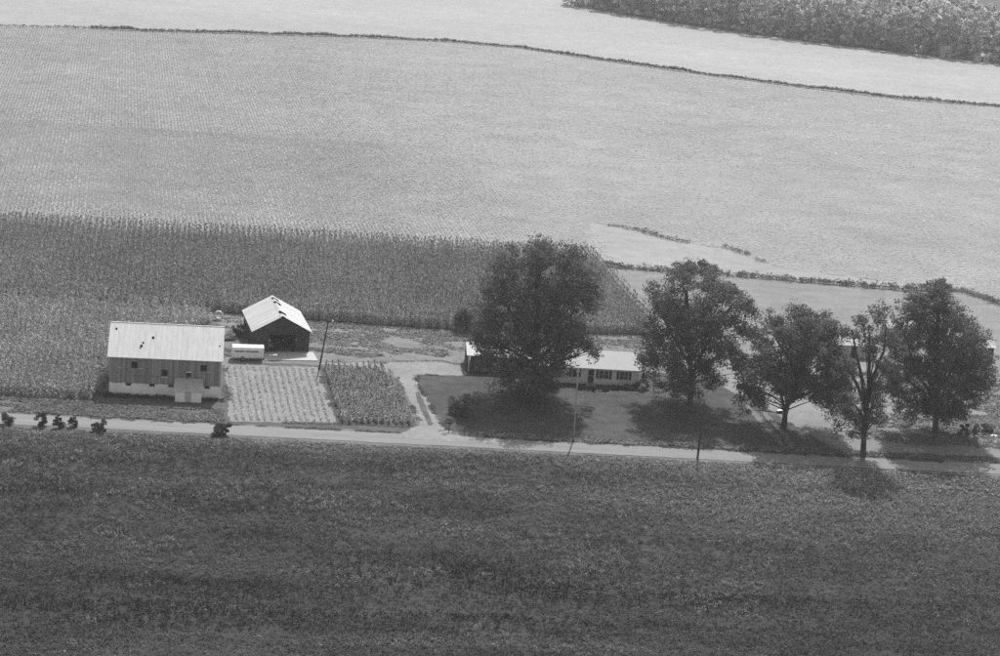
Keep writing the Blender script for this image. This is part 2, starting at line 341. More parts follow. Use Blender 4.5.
# driveway: forked gravel lane, with the grassy strip between its wheel tracks
drv = [g(*p) for p in ((404, 433), (412, 428), (420, 425), (413, 408), (405, 392), (396, 380), (386, 373), (370, 368), (340, 365.5), (322, 365), (322, 362.5), (352, 362.2), (384, 363.5), (398, 361.5), (440, 361), (458, 364.5), (466, 372), (468, 376), (440, 375.5), (418, 375), (416, 380), (422, 392), (430, 405), (438, 421), (449, 431), (466, 436), (500, 440.5), (500, 444), (450, 442), (400, 438))]
sheet('driveway', drv, 0.042, 'gravel', 0.25, 0.5, 14, label='pale gravel driveway joining the road')
sheet('driveway_median', [g(*p) for p in ((415.5, 392), (418.5, 391.5), (425, 405), (430, 417), (432.5, 425), (428.5, 426), (422.5, 414), (418, 404))], 0.050, 'yard_grass', 0.12, 0.5, 15, label='grass strip between the wheel tracks of the driveway')
for k, tr in enumerate((((744, 405), (748, 404.5), (762, 418), (780, 437), (784, 446), (779, 446), (775, 440), (757, 420)), ((756, 405), (760, 405), (772, 419), (788, 436), (795, 447), (789, 448), (783, 437), (768, 421)))):
    sheet('farm_track', [g(*p) for p in tr], 0.040, 'track', 0.15, 0.6, 16+k, label='wheel rut of the farm track under the trees')
sheet('garden_plot', [g(*p) for p in ((225, 364.5), (318, 367.5), (337, 424), (229, 421.5))], 0.024, 'garden_soil', 0.2, 0.8, 18, label='pale dug garden plot beside the barn')
sheet('garden_soil', [g(*p) for p in ((321, 367), (384, 368), (402, 385), (416, 426), (338, 425))], 0.026, 'corn_soil', 0.2, 0.8, 19, label='soil of the sweet corn patch')
print('setting')

# ================================================================ PLANTS THAT NOBODY COUNTS
rng = np.random.default_rng(7)
ROWDIR = np.array([-0.094, 0.9956]); ROWPER = np.array([0.9956, 0.094])
def rows(poly, spacing, step, along, perp, jitter=0.08, seed=0, margin=70, jal=0.3):
    r = np.random.default_rng(seed); P = np.array(poly); u = P@along; w = P@perp
    ks = np.arange(math.floor(w.min()/spacing), math.ceil(w.max()/spacing)+1); ts = np.arange(u.min(), u.max(), step)
    K, Tt = np.meshgrid(ks*spacing, ts); K = K.ravel()+r.normal(0, jitter, K.size); Tt = Tt.ravel()+r.uniform(-jal, jal, K.size)*step
    xy = K[:, None]*perp+Tt[:, None]*along
    xy = xy[in_view(xy, margin)]
    return xy[inside(xy, poly)]
# foreground weeds: low dark leafy crop with paler weeds through it
poly = [(-120, 150), (190, 150), (190, 250.5), (70, 250.5), (30, 250.9), (-120, 251.2)]
xy = rows(poly, 0.55, 0.27, np.array([1, 0.0]), np.array([0, 1.0]), 0.16, 1, 110, 0.5)
dens = fbm(xy[:, 0]*0.6, xy[:, 1], 5.0, 21)
keep = rng.random(len(xy)) < 0.62+1.0*(dens-0.45); xy = xy[keep]; dens = dens[keep]
pale = 1.5*np.clip((xy[:, 0]-25)/40, 0, 1)*np.clip((xy[:, 1]-212)/28, 0, 1)+np.clip((xy[:, 1]-243)/6, 0, 1)*.6
tone = 0.60+1.5*(fbm(xy[:, 0]*0.3, xy[:, 1], 8.0, 31)-0.42)+0.9*(vnoise(xy[:, 0]*.06, xy[:, 1], 1.7, 37)-.5)+0.35*np.clip((xy[:, 1]-200)/50, 0, 1)+1.3*pale; tone = np.clip(tone, .25, 4)
tpl = [t_clump(s, 0.34, 0.34, 7, 0.20, 0.6) for s in range(12)]
scatter('field_weeds', xy, tpl, 'weed', 0.012, 0.6, 1.35, tone, 0.3, 2, hscale=(0.5+1.0*fbm(xy[:, 0]*.5, xy[:, 1], 4, 33))*np.clip((251.4-xy[:, 1])/4, .3, 1), label='low dark leafy crop filling the near field')
n = 60000; q = np.c_[rng.uniform(-60, 130, n), rng.uniform(165, 251.3, n)]; q = q[in_view(q, 100)]
pm = fbm(q[:, 0]*0.45, q[:, 1], 6.0, 41); right = np.clip((q[:, 0]-22)/38, 0, 1)*np.clip((q[:, 1]-212)/25, 0, 1); edge = np.clip((q[:, 1]-242)/7, 0, 1)
pr = np.clip((pm-0.55)*5, 0, 1)*0.6*np.clip(1.3-np.abs(q[:, 0]-5)/70, .3, 1)+right*0.75*np.clip((pm-.22)*4, 0, 1)+edge*0.6
q = q[(rng.random(len(q)) < pr) & (q[:, 1] < 250.6)]
scatter('pale_weeds', q, [t_clump(s+120, 0.32, 0.6, 8, 0.15, 0.4) for s in range(8)], 'pale_weed', 0.012, 0.6, 1.3, np.full(len(q), 1.25), 0.3, 3, hscale=np.clip((251.4-q[:, 1])/4, .3, 1), label='paler tall weeds standing in drifts in the near field')
# tall corn
def along0(pts, step):
    out = []
    for (a, b) in zip(pts[:-1], pts[1:]):
        k = max(1, int(math.dist(a, b)/step)); out += [(a[0]+(b[0]-a[0])*i/k, a[1]+(b[1]-a[1])*i/k) for i in range(k)]
    return np.array(out)
CD, CP = np.array([-0.07, 0.9975]), np.array([0.9975, 0.07])
tpl = [t_corn(s) for s in range(6)]
xy = rows(CORN, 1.0, 0.5, CD, CP, 0.06, 5, 15); xy = xy+np.where(xy[:, :1] < 45, rng.uniform(-.35, .35, xy.shape), 0); fr_ = along0([(-60, 317.2), (-13, 315.6), (0, 313.9), (26, 312.4), (58, 316)], .22); xy = np.concatenate([xy, fr_+rng.normal(0, .25, fr_.shape)]); hs = 0.93+0.14*vnoise(xy[:, 0], xy[:, 1], 6, 5)
scatter('corn_plants', xy, tpl, 'corn', 0.018, 0.85, 1.05, 0.72+0.35*fbm(xy[:, 0], xy[:, 1], 14, 51), 0.3, 6, hscale=hs, label='tall dark corn in a band behind the farm buildings')
xy = rows(LCORN, 0.98, 0.42, CD, CP, 0.2, 6, 60)
scatter('corn_plants', xy, tpl, 'corn', 0.020, 0.85, 1.03, 0.95+0.45*fbm(xy[:, 0], xy[:, 1], 12, 61), 0.3, 7, label='lighter tasselled corn left of and behind the barn')
# pale row crop
poly = [(-180, MID_S+.4), (60, MID_S+.4)] + STUB[0:8] + [g(*p) for p in ((984, 298.5), (1000, 305), (1040, 320))] + [(330, 330), (420, 520)] + DITCH[::-1]
SPLIT = 485.0
near = [(-180, MID_S+.4), (60, MID_S+.4)] + STUB[0:8] + [g(*p) for p in ((984, 298.5), (1000, 305), (1040, 320))] + [(330, 330), (330, SPLIT), (-180, SPLIT)]
def crop_tone(xy):
    u = xy@ROWPER
    return 0.77+0.26*fbm(xy[:, 0], xy[:, 1]*0.35, 40, 71)+0.30*np.clip((xy[:, 0]-15)/80, 0, 1)+0.22*(vnoise(u, xy[:, 1]*.03, 7, 77)-.5)+0.25*(fbm(xy[:, 0]*.3, xy[:, 1], 16, 78)-.5)
xy = rows(near, 0.80, 0.48, ROWDIR, ROWPER, 0.035, 8, 25)
band = np.clip((xy[:, 1]-MID_S-17-.06*xy[:, 0])/5, 0, 1); wide = np.clip((xy[:, 0]-5)/45, 0, 1)
close = np.maximum(1-band, np.maximum(wide*.85, 1.2*(fbm(xy[:, 0]*1.6, xy[:, 1], 45, 91)-.48)))
tone = crop_tone(xy); kp = rng.random(len(xy)) < 1-.66*wide; xy, tone, close = xy[kp], tone[kp], close[kp]
xy = xy+np.where((rng.random(len(xy)) < close)[:, None], rng.uniform(-.4, .4, (len(xy), 2)), 0)
sm = rng.random(len(xy)) < np.clip((xy[:, 0]-5)/45, 0, 1)
scatter('row_crop', xy[~sm], [t_clump(s, 0.09, 0.42, 4, 0.31, 0.82) for s in range(10)], 'crop', 0.010, 0.85, 1.15, tone[~sm], 0.12, 9, label='pale row crop in distinct rows in the near left of the large field')
scatter('row_crop', xy[sm], [t_clump(s, 0.24, 0.16, 5, 0.26, 0.92) for s in range(10)], 'crop', 0.010, 0.85, 1.15, tone[sm]*.92, 0.08, 29, label='smooth pale crop in the near right of the large field')
far_ = [(-220, SPLIT), (330, SPLIT), (420, 520)] + DITCH[::-1]
xy = rows(far_, 0.80, 1.25, ROWDIR, ROWPER, 0.06, 18, 15); xy = xy[rng.random(len(xy)) < .75-.45*np.clip((xy[:, 0]+10)/70, 0, 1)]
scatter('row_crop', xy, [t_clump(s, 0.26, 0.25, 4, 0.42, 0.92) for s in range(10)], 'crop', 0.010, 0.9, 1.15, crop_tone(xy)*1.0, 0.10, 19, label='pale row crop in the farther half of the large field')
# sweet corn in the garden and small plants in the dug plot
GD = [g(*p) for p in ((323, 368), (381, 369), (399, 386), (414, 424.5), (339, 423.5))]
xy = rows(GD, 0.9, 0.34, ROWDIR, ROWPER, 0.12, 10, 60); xy = xy[fbm(xy[:, 0], xy[:, 1], 3, 13) > .27]
scatter('sweet_corn', xy, [t_corn(s+20, 1.05, 7, 0.55) for s in range(5)], 'corn', 0.026, 0.6, 1.15, np.full(len(xy), 1.05), 0.3, 11, label='rows of sweet corn between the driveway and the dug plot')
GP = [g(*p) for p in ((227, 366), (316, 368.5), (334, 422), (231, 420))]
xy = rows(GP, 0.95, 0.17, ROWDIR, ROWPER, 0.08, 12, 60); xy = xy[fbm(xy[:, 0], xy[:, 1], 2.5, 14) > .27]
scatter('garden_rows', xy, [t_clump(s+40, 0.2, 0.35, 5, 0.19, 0.6) for s in range(5)], 'crop', 0.024, 0.7, 1.2, np.full(len(xy), 1.0), 0.12, 13, label='straight rows of pale garden plants beside the barn')
# grass: mown strip, yard, verges
def grass(name, poly, n, h, m, tone, seed, label, w=0.04, cover=0.5):
    P = np.array(poly); q = np.c_[rng.uniform(P[:, 0].min(), P[:, 0].max(), n), rng.uniform(P[:, 1].min(), P[:, 1].max(), n)]
    q = q[inside(q, poly) & in_view(q, 60)]; f = fbm(q[:, 0]*.5, q[:, 1], 3.0, seed); q = q[f > 1-cover-.1*rng.random(len(q))]
    scatter(name, q, [t_clump(s+60, 0.34, h, 6, 0.26, 0.75) for s in range(6)], m, 0.014, 0.6, 1.3, np.full(len(q), tone), 0.3, seed, label=label)
grass('grass_tufts', [(-24, 281), (-13, 309.5), (-12.5, 314), (0, 312.2), (26, 310.8), (58, 314), (60, 301), (59, 297), (30, 297), (10, 292.5), (2.5, 295), (-12, 288)], 24000, 0.16, 'pale_weed', 1.0, 22, 'rough grass tufts in the strip before the corn')
grass('grass_tufts', [(-27, 257), (-9, 257.2), (-9.5, 263), (-26, 263)], 5000, 0.15, 'pale_weed', 0.9, 23, 'rough grass tufts between the barn and the road', cover=.6)
grass('grass_tufts', [(20, 256.5), (110, 256.2), (110, 258.4), (20, 258.4)], 3500, 0.15, 'weed', 2.2, 24, 'grass tufts along the far edge of the road', cover=.6)
grass('grass_tufts', [(-60, 256.9), (-26, 257), (-26.5, 263), (-60, 262)], 4000, 0.15, 'pale_weed', 0.8, 25, 'rough grass tufts between the corn plot and the road', cover=.6)
grass('grass_tufts', [(70, 300), (130, 300), (130, 262), (84, 262)], 14000, 0.15, 'pale_weed', 0.9, 26, 'rough grass tufts in the pasture behind the trees', cover=.5)
# grass creeping over the edges of the road, driveway and garden
def edge_grass(name, pts, step, spread, tone, seed, label, h=.14):
    q = along0(pts, step); r = np.random.default_rng(seed); q = q+r.normal(0, spread, q.shape); q = q[in_view(q, 60)]
    q = q[vnoise(q[:, 0], q[:, 1], 1.6, seed) > .5]
    scatter(name, q, [t_clump(s+150, 0.28, h*.5, 6, 0.18, 0.85) for s in range(5)], 'pale_weed', 0.03, 0.5, 1.3, np.full(len(q), tone), 0.35, seed, label=label)
edge_grass('edge_grass', [(-60, 256.3), (-5, 256.3), (14.5, 256.4)], .06, .16, .5, 51, 'ragged grass on the far road edge by the barn')
edge_grass('edge_grass', [(27, 256.1), (55, 255.8), (100, 255.6), (120, 255.6)], .06, .16, .4, 52, 'ragged grass on the far road edge by the lawn')
edge_grass('edge_grass', drv[2:10], .07, .18, .55, 53, 'ragged grass on the garden side of the driveway')
edge_grass('edge_grass', drv[18:26], .07, .18, .4, 54, 'ragged grass on the lawn side of the driveway')
edge_grass('edge_grass', drv[10:16], .07, .2, .9, 55, 'ragged grass behind the driveway turning place')
edge_grass('edge_grass', [g(*p) for p in ((225, 364.5), (229, 421.5), (337, 424), (413, 427))], .06, .25, .7, 56, 'ragged grass around the garden plots', .2)
edge_grass('edge_grass', [g(*p) for p in ((318, 367), (337, 424))], .08, .25, .7, 57, 'weedy strip between the two garden plots', .25)
# brush lines
def along(pts, step):
    out = []
    for (a, b) in zip(pts[:-1], pts[1:]):
        a, b = Vector(a), Vector(b); k = max(1, int((b-a).length/step)); out += [a.lerp(b, i/k) for i in range(k)]
    return np.array([(p.x, p.y) for p in out])
def brush(name, pts, step, spread, tpl, m, smin, smax, tone, seed, label, patch=0.0):
    q = along(pts, step); r = np.random.default_rng(seed); q = q+r.normal(0, 1, q.shape)*spread
    q = q[in_view(q, 60)]
    if patch: q = q[vnoise(q[:, 0], q[:, 1], 7, seed) > patch]
    t = tone*(0.7+0.6*vnoise(q[:, 0], q[:, 1], 9, seed+3))
    hs = 0.6+0.8*vnoise(q[:, 0], q[:, 1], 6, seed+5)
    scatter(name, q, tpl, m, 0.01, smin, smax, t, 0.25, seed, hscale=hs, label=label)
bl_ = [t_clump(s+180, 0.6, 1.1, 9, 0.36, 0.25) for s in range(8)]
bt = [t_clump(s+80, 0.8, 1.3, 16, 0.55, 0.3) for s in range(6)]
brush('ditch_brush', DITCH[2:], 0.09, 0.5, bl_, 'hedge_leaf', 0.5, 1.3, 0.95, 31, 'dark line of brush along the far ditch')
brush('ditch_brush', DITCH[:3], 0.5, 0.25, bt, 'hedge_leaf', 0.4, 0.7, 1.3, 32, 'thin left end of the brush along the far ditch')
brush('hedge_row', [g(*p) for p in ((604, 266), (640, 269.5), (690, 272.5), (760, 278), (830, 284), (900, 290), (960, 291), (985, 299), (1000, 305), (1040, 320))], 0.07, 0.75, bl_, 'hedge_leaf', 0.35, 1.0, 1.45, 33, 'weedy hedge row behind the trees')
brush('weed_line', [g(*p) for p in ((586, 221), (640, 231), (670, 240), (690, 243), (735, 250), (765, 263))], 0.12, 0.6, bl_, 'hedge_leaf', 0.25, 0.8, 1.4, 34, 'broken line of weeds above the bright stubble', patch=0.33)
brush('weed_line', [(-26, 266.2), (-16.6, 266.6), (-16.6, 266.0)], 0.08, 0.25, bt, 'hedge_leaf', 0.2, 0.5, 0.6, 35, 'dark weeds along the foot of the barn foundation')
brush('weed_line', [(-12.4, 266.8), (-9.4, 266.6)], 0.12, 0.2, bt, 'hedge_leaf', 0.2, 0.45, 0.6, 36, 'dark weeds at the right corner of the barn foundation')
print('plants')

# ================================================================ TREES
def leaf_cloud(clumps, n_per, leaf, seed, droop=0.0):
    """clumps: (x,y,z,r) array; returns quads spread through each clump"""
    r = np.random.default_rng(seed); C = np.repeat(clumps, n_per, 0); n = len(C)
    d = r.normal(0, 1, (n, 3)); d /= np.linalg.norm(d, axis=1)[:, None]
    rad = C[:, 3]*(0.35+0.65*r.random(n)**0.5)
    P = C[:, :3]+d*rad[:, None]*np.array([1, 1, 0.75])
    nrm = d*0.7+r.normal(0, 0.55, (n, 3))+np.array([0, 0, 0.55]); nrm /= np.linalg.norm(nrm, axis=1)[:, None]
    a = np.cross(nrm, r.normal(0, 1, (n, 3))); a /= np.linalg.norm(a, axis=1)[:, None]; b = np.cross(nrm, a)
    s = leaf*r.uniform(0.6, 1.25, n)[:, None]
    V = np.stack([P-a*s*.6, P-b*s*.36-nrm*s*.06, P+a*s*.6, P+b*s*.36-nrm*s*.06], 1).reshape(-1, 3)
    Fq = np.arange(n*4).reshape(-1, 4)
    T = np.repeat(r.uniform(0.75, 1.3, n)*np.repeat(r.uniform(0.65, 1.4, len(clumps)), n_per), 4)
    return V, Fq, T
def crown_from_lobes(base, lobes, Y, seed, clump_r=1.1, density=1.0, depth=1.0):
    """lobes in photo pixels (x, y, r) read at the distance of the tree; depth is filled to a round crown"""
    r = random.Random(seed); out = []; cs = []
    ppm = F_PX/math.hypot(math.hypot(base[0], base[1]), CAM_H)
    L = [(at(x, y, Y), q/ppm) for x, y, q in lobes]
    xs = [p.x for p, _ in L]; cx = (min(xs)+max(xs))/2; R = (max(xs)-min(xs))/2+1.5
    zs0 = min(p.z-q for p, q in L); zs1 = max(p.z+q for p, q in L); cz = (zs0+zs1)/2; RZ = (zs1-zs0)/2
    for p, q in L:
        half = max(0.0, R*math.sqrt(max(0.0, 1-((p.x-cx)/R)**2-((p.z-cz)/RZ)**2))-q*.5)*depth
        layers = max(1, int(round(half*2/(q*1.3))))
        for k in range(layers):
            yo = (-half+2*half*(k+.5)/layers)*r.uniform(.75, 1.0) if layers > 1 else 0
            t = yo/math.hypot(p.x, Y)          # keep the outline as the tree is rounded in depth
            c = Vector((p.x+r.uniform(-.4, .4), Y+yo, max(1.2, p.z+r.uniform(-.3, .3))))
            cs.append((c, q))
            nc = max(3, int(density*9*(q/clump_r)**2*0.55))
            for _ in range(nc):
                d = Vector((r.gauss(0, 1), r.gauss(0, 1), r.gauss(0, 1))).normalized()*q*(r.random()**0.45)
                out.append((c.x+d.x, c.y+d.y, max(0.7, c.z+d.z*.9), clump_r*r.uniform(.6, 1.2)))
    return np.array(out), cs
def tree(name, label, base, trunk_path, forks, lobes, seed, tr=0.4, leaf=0.36, n_per=34, clump_r=1.1, density=1.0, depth=1.0, group=None, extra=None, m='leaf', bark='bark'):
    """trunk_path / forks: photo pixels read at the tree's own distance"""
    Y = base[1]; root = empty(name, (base[0], base[1], 0)); tag(root, label, 'tree', group)
    r = random.Random(seed+9)
    clumps, cs = crown_from_lobes(base, lobes, Y, seed, clump_r, density, depth)
    o = Vector((base[0], base[1], 0))
    V, Fq, T = leaf_cloud(clumps, n_per, leaf, seed); V[:, 2] = np.maximum(V[:, 2], 0.25)
    np_mesh('crown', V-np.array(o), Fq, m, T, root)
    tp = [at(x, y, Y)-o for x, y in trunk_path]; tp[0] = Vector((0, 0, -0.05))
    rad = [tr*1.35]+[tr*(1-0.45*i/len(tp)) for i in range(1, len(tp))]
    MB().tube([tp[0], tp[0].lerp(tp[1], 0.12)]+tp[1:], [rad[0], tr*1.05]+rad[1:], 9).build('trunk', bark, root, True)
    for fk in forks:
        fp = [at(x, y, Y)-o for x, y in fk]
        for i in range(1, len(fp)): fp[i].y += r.uniform(-.5, .5)*i
        MB().tube(fp, [tr*0.62*(1-0.75*i/len(fp)) for i in range(len(fp))], 7).build('limb', bark, root, True)
    top = tp[-1]
    for c, q in cs[::2]:                                        # limbs that carry the leaf masses
        e = c-o; zt_ = max(tp[1].z*1.05, min(tp[-1].z, e.z*r.uniform(.45, .7))); k = 1
        while k < len(tp)-1 and tp[k].z < zt_: k += 1
        s = tp[k-1].lerp(tp[k], min(1, max(0, (zt_-tp[k-1].z)/max(.01, tp[k].z-tp[k-1].z))))
        mid = s.lerp(e, .5)+Vector((r.uniform(-.4, .4), r.uniform(-.4, .4), r.uniform(.1, .7)))
        MB().tube([s, mid, e], [tr*0.26, tr*0.18, tr*0.05], 5).build('limb', bark, root, True)
    return root

tree('shade_tree', 'largest and fullest dark tree, hiding the left half of the white-roofed house', g(535, 396),
     [(535, 396), (536, 375), (536, 345), (537, 300), (538, 265)], [[(536, 360), (520, 335), (505, 300)], [(536, 350), (555, 325), (575, 290)]],
     [(508, 262, 20), (540, 254, 20), (574, 260, 20), (588, 278, 14), (500, 290, 22), (535, 285, 26), (568, 290, 24), (488, 318, 20), (524, 318, 26), (560, 320, 24),
      (492, 345, 20), (528, 350, 24), (560, 342, 17), (594, 351, 6), (580, 335, 9), (506, 374, 15), (536, 378, 14), (484, 362, 11), (556, 362, 8), (492, 380, 8), (520, 388, 9), (552, 384, 7), (590, 300, 10), (478, 340, 9)], 11, 0.55, 0.29, 34, 1.0, 0.85)
tree('shade_tree', 'broad tree with a forked trunk just right of the white-roofed house', g(690, 403),
     [(690, 403), (691, 385), (690, 360), (688, 320), (686, 290)], [[(691, 378), (703, 350), (718, 320), (735, 300)], [(690, 365), (672, 335), (660, 310)]],
     [(652, 290, 10), (662, 303, 14), (682, 280, 18), (715, 288, 16), (738, 300, 12), (748, 308, 7), (676, 312, 22), (706, 318, 18), (736, 325, 10), (655, 335, 16), (684, 340, 20), (716, 345, 14),
      (650, 360, 11), (675, 368, 15), (708, 372, 12), (735, 352, 8), (742, 372, 7), (660, 384, 9), (690, 386, 8), (676, 390, 7), (650, 375, 8)], 23, 0.42, 0.28, 34, 0.9, 0.8, 1.15)
tree('shade_tree', 'tree with a leaning forked trunk beside the farm track', g(784, 427),
     [(784, 427), (785, 415), (788, 403), (798, 385), (806, 360), (810, 330)], [[(785, 412), (781, 392), (780, 365), (784, 340)], [(798, 385), (790, 360), (775, 338)]],
     [(805, 320, 14), (780, 328, 12), (828, 328, 14), (763, 345, 12), (795, 345, 18), (828, 350, 16), (748, 370, 12), (772, 372, 15), (800, 372, 11), (832, 380, 13), (745, 390, 8),
      (842, 362, 10), (820, 394, 11), (758, 394, 10), (836, 402, 8), (738, 398, 7), (815, 340, 10), (785, 385, 10), (830, 412, 6), (748, 410, 5), (845, 385, 7)], 37, 0.40, 0.27, 34, 0.85, 0.9, 1.15)
tree('shade_tree', 'slender thin-topped tree with bare stems, nearest to the road', g(863, 455),
     [(863, 455), (864, 435), (866, 415), (868, 398)], [[(866, 412), (858, 388), (842, 355)], [(866, 412), (862, 380), (854, 345), (852, 330)], [(867, 405), (873, 380), (882, 350), (885, 325)], [(867, 405), (870, 370), (868, 330)]],
     [(862, 322, 9), (882, 316, 12), (848, 333, 8), (888, 336, 11), (868, 342, 10), (898, 348, 7), (846, 362, 6), (875, 360, 6), (846, 398, 8), (874, 398, 9), (840, 422, 9), (853, 415, 9),
      (880, 386, 7), (836, 432, 6), (862, 430, 6), (890, 368, 8), (878, 415, 6), (845, 408, 8), (868, 414, 6), (850, 436, 5)], 41, 0.40, 0.27, 30, 0.75, 0.62)
tree('shade_tree', 'dense rounded tree at the right end of the row', g(935, 432),
     [(935, 432), (936, 415), (937, 390), (937, 350), (938, 310)], [[(936, 405), (952, 380), (965, 345)], [(936, 400), (918, 375), (906, 340)]],
     [(938, 292, 8), (914, 312, 16), (944, 310, 15), (966, 330, 15), (903, 335, 13), (934, 338, 20), (962, 358, 16), (908, 362, 16), (938, 372, 21), (966, 388, 14), (899, 393, 9),
      (924, 400, 15), (953, 406, 13), (978, 378, 10), (976, 405, 8), (985, 368, 7), (897, 410, 7), (940, 412, 10), (910, 415, 8), (965, 412, 9), (892, 375, 8), (980, 350, 7), (925, 300, 9)], 53, 0.42, 0.27, 36, 0.9, 0.95, 1.15)
tree('young_tree', 'small pale young tree at the corn edge, left of the largest tree', g(466, 331), [(466, 331), (466, 322), (466, 312)], [],
     [(466, 313, 8), (470, 322, 7), (461, 321, 6)], 61, 0.1, 0.3, 22, 0.6, 0.9)
tree('hedge_tree', 'small dark tree in the hedge row behind the forked tree', g(690, 273), [(690, 273), (691, 268), (691, 264)], [],
     [(682, 269, 4), (692, 266, 5), (705, 268, 5), (714, 272, 3)], 67, 0.14, 0.35, 22, 0.7, 0.8)
tree('hedge_tree', 'small leafy tree in the hedge row above the rightmost big tree', g(938, 291), [(938, 291), (939, 286), (940, 280)], [],
     [(938, 284, 6), (945, 286, 4), (932, 288, 4)], 71, 0.12, 0.35, 22, 0.7, 0.8)
print('trees')

# shrubs
def shrub(name, label, px, py, w, h, seed, cat='bush', group=None, leaf=0.22, n=900, tone=1.0, m='hedge_leaf'):
    x, y = g(px, py); root = empty(name, (x, y, 0)); tag(root, label, cat, group); r = random.Random(seed)
    cl = []
    for k in range(18):
        a = r.uniform(0, 6.28); d = w/2*math.sqrt(r.random())*.85
        cl.append((math.cos(a)*d*r.uniform(.8, 1.25), math.sin(a)*d*.9, h*r.uniform(.10, .85)*(1-(d/(w*.6))**2*.3), min(w, h)*.22*r.uniform(.55, 1.35)))
    V, Fq, T = leaf_cloud(np.array(cl), max(8, n//16), leaf, seed); V[:, 2] = np.maximum(V[:, 2], 0.03)
    np_mesh('foliage', V, Fq, m, T*tone, root)
    s = MB()
    for k in range(5):
        c = cl[k]; s.tube([(r.uniform(-.1, .1), r.uniform(-.1, .1), -.02), (c[0]*.5, c[1]*.5, c[2]*.55), (c[0], c[1], c[2])], [.035, .025, .01], 5)
    s.build('stem', 'bark', root)
    return root
shrub('lawn_bush', 'round bush standing alone on the lawn beside the driveway', 461, 416, 4.8, 3.4, 5, n=2400, leaf=0.26)
RS = 'bushes along the near edge of the road'
shrub('roadside_bush', 'leftmost roadside bush, at the edge of the picture', 8, 424, 1.9, 1.7, 6, group=RS, tone=.75)
shrub('roadside_bush', 'narrow upright roadside bush, second from the left', 42, 426, 1.7, 2.3, 7, group=RS, tone=.7)
shrub('roadside_bush', 'dark roadside bush, third from the left', 59, 428, 1.5, 2.0, 8, group=RS, tone=.65)
shrub('roadside_bush', 'small thin roadside bush, fourth from the left', 73, 427, 1.3, 1.6, 9, group=RS, n=500, tone=.75)
shrub('roadside_bush', 'ragged roadside bush in front of the left end of the big barn', 100, 431, 2.4, 1.7, 10, group=RS, n=800, tone=.75)
shrub('roadside_bush', 'dense dark roadside bush in front of the right end of the big barn', 220, 435, 2.8, 2.0, 16, group=RS, n=1900, tone=.65)
shrub('yard_bush', 'bush at the left wall of the gabled barn', 238, 336, 2.0, 2.2, 13, tone=.8)
shrub('yard_bush', 'low brushy bush at the right foot of the rightmost big tree', 968, 436, 4.0, 1.8, 14, tone=.8, n=1000)
shrub('yard_bush', 'low leafy bush at the right edge beyond the dense tree', 985, 432, 3.0, 1.4, 15, tone=.8, n=700)
FH = 'bushes along the front wall of the house'
for k, (px, py, w, h, lb) in enumerate(((581, 389.5, 1.7, .8, 'leftmost foundation bush, near the pale pole'), (592, 390, 1.9, .8, 'foundation bush below the front door'), (603, 390.5, 1.9, .85, 'foundation bush below the middle windows'),
                                     (615, 389.5, 1.8, .9, 'foundation bush between the two right windows'), (627, 389.5, 2.0, .95, 'foundation bush below the rightmost window'), (636, 389.5, 1.3, .9, 'rightmost foundation bush, next to the small evergreen'))):
    shrub('foundation_bush', lb+' of the house', px, py, w, h, 80+k, group=FH, leaf=.16, n=900, tone=.5)
# conical evergreen at the right corner of the house
x, y = g(642, 389); ev = tag(empty('evergreen_shrub', (x, y, 0)), 'small conical evergreen at the right corner of the house', 'shrub')
r = random.Random(5); cl = [(math.cos(a)*.95*(1-t), math.sin(a)*.95*(1-t), .3+2.2*t, .42*(1.1-t*.7)) for t in [i/46 for i in range(46)] for a in [r.uniform(0, 6.28)]]
V, Fq, T = leaf_cloud(np.array(cl), 30, .17, 5); V[:, 2] = np.maximum(V[:, 2], .03); np_mesh('foliage', V, Fq, 'hedge_leaf', T*.5, ev)
MB().tube([(0, 0, -.03), (0, 0, 2.3)], [.06, .02], 6).build('stem', 'bark', ev)

# ---------------------------------------------------------------- the far wood
WOOD = [(112, 870), (150, 826), (187, 797.5), (226, 777), (266, 759.5), (300, 748), (345, 735)]
def wood_crown(seed, h=17.0, w=5.2, n_cl=46, per=16, leaf=0.95, t0=0.0):
    r = random.Random(seed); cl = []
    for k in range(n_cl):
        t = t0+(1-t0)*r.random(); z = h*(0.05+0.90*t); rad = w*(math.sin(math.pi*min(1, 0.30+0.67*t))**0.6)*.85
        a = r.uniform(0, 6.28); d = rad*(0.35+0.65*r.random()**.5)
        cl.append((math.cos(a)*d, math.sin(a)*d, z, r.uniform(.8, 1.5)))
    return leaf_cloud(np.array(cl), per, leaf, seed)
wc = [wood_crown(s, 17+2*(s % 3), 4.8+.4*(s % 2)) for s in range(5)]
wmesh = []
for k, (V, Fq, T) in enumerate(wc):
    o = np_mesh('crown', V, Fq, 'wood_leaf', T); wmesh.append(o.data); bpy.data.objects.remove(o)
tmb = MB().tube([(0, 0, -.1), (.1, 0, 4), (0, .1, 11)], [.3, .22, .08], 6); to = tmb.build('trunk', 'bark'); tmesh = to.data; bpy.data.objects.remove(to)
sheet('wood_floor', WOOD+[(420, 760), (420, 1100), (150, 1100)], 0.03, 'corn_soil', 1.0, 2.5, 47, label='dark leaf-covered ground under the far wood')
q = along(WOOD, 6.2); rr = random.Random(3)
for k, (x, y) in enumerate(q):
    root = empty('woodland_tree', (x+rr.uniform(-1, 1), y+4+rr.uniform(-1.2, 1.2), 0), rr.uniform(0, 6.28)); s = rr.uniform(.8, 1.15); root.scale = (s, s, s*rr.uniform(.9, 1.12))
    tag(root, 'leafy tree standing at the front edge of the far wood', 'tree', 'trees along the front edge of the far wood')
    for nm, me in (('crown', wmesh[k % 5]), ('trunk', tmesh)):
        c = bpy.data.objects.new(nm, me); col.objects.link(c); c.parent = root
pts = []
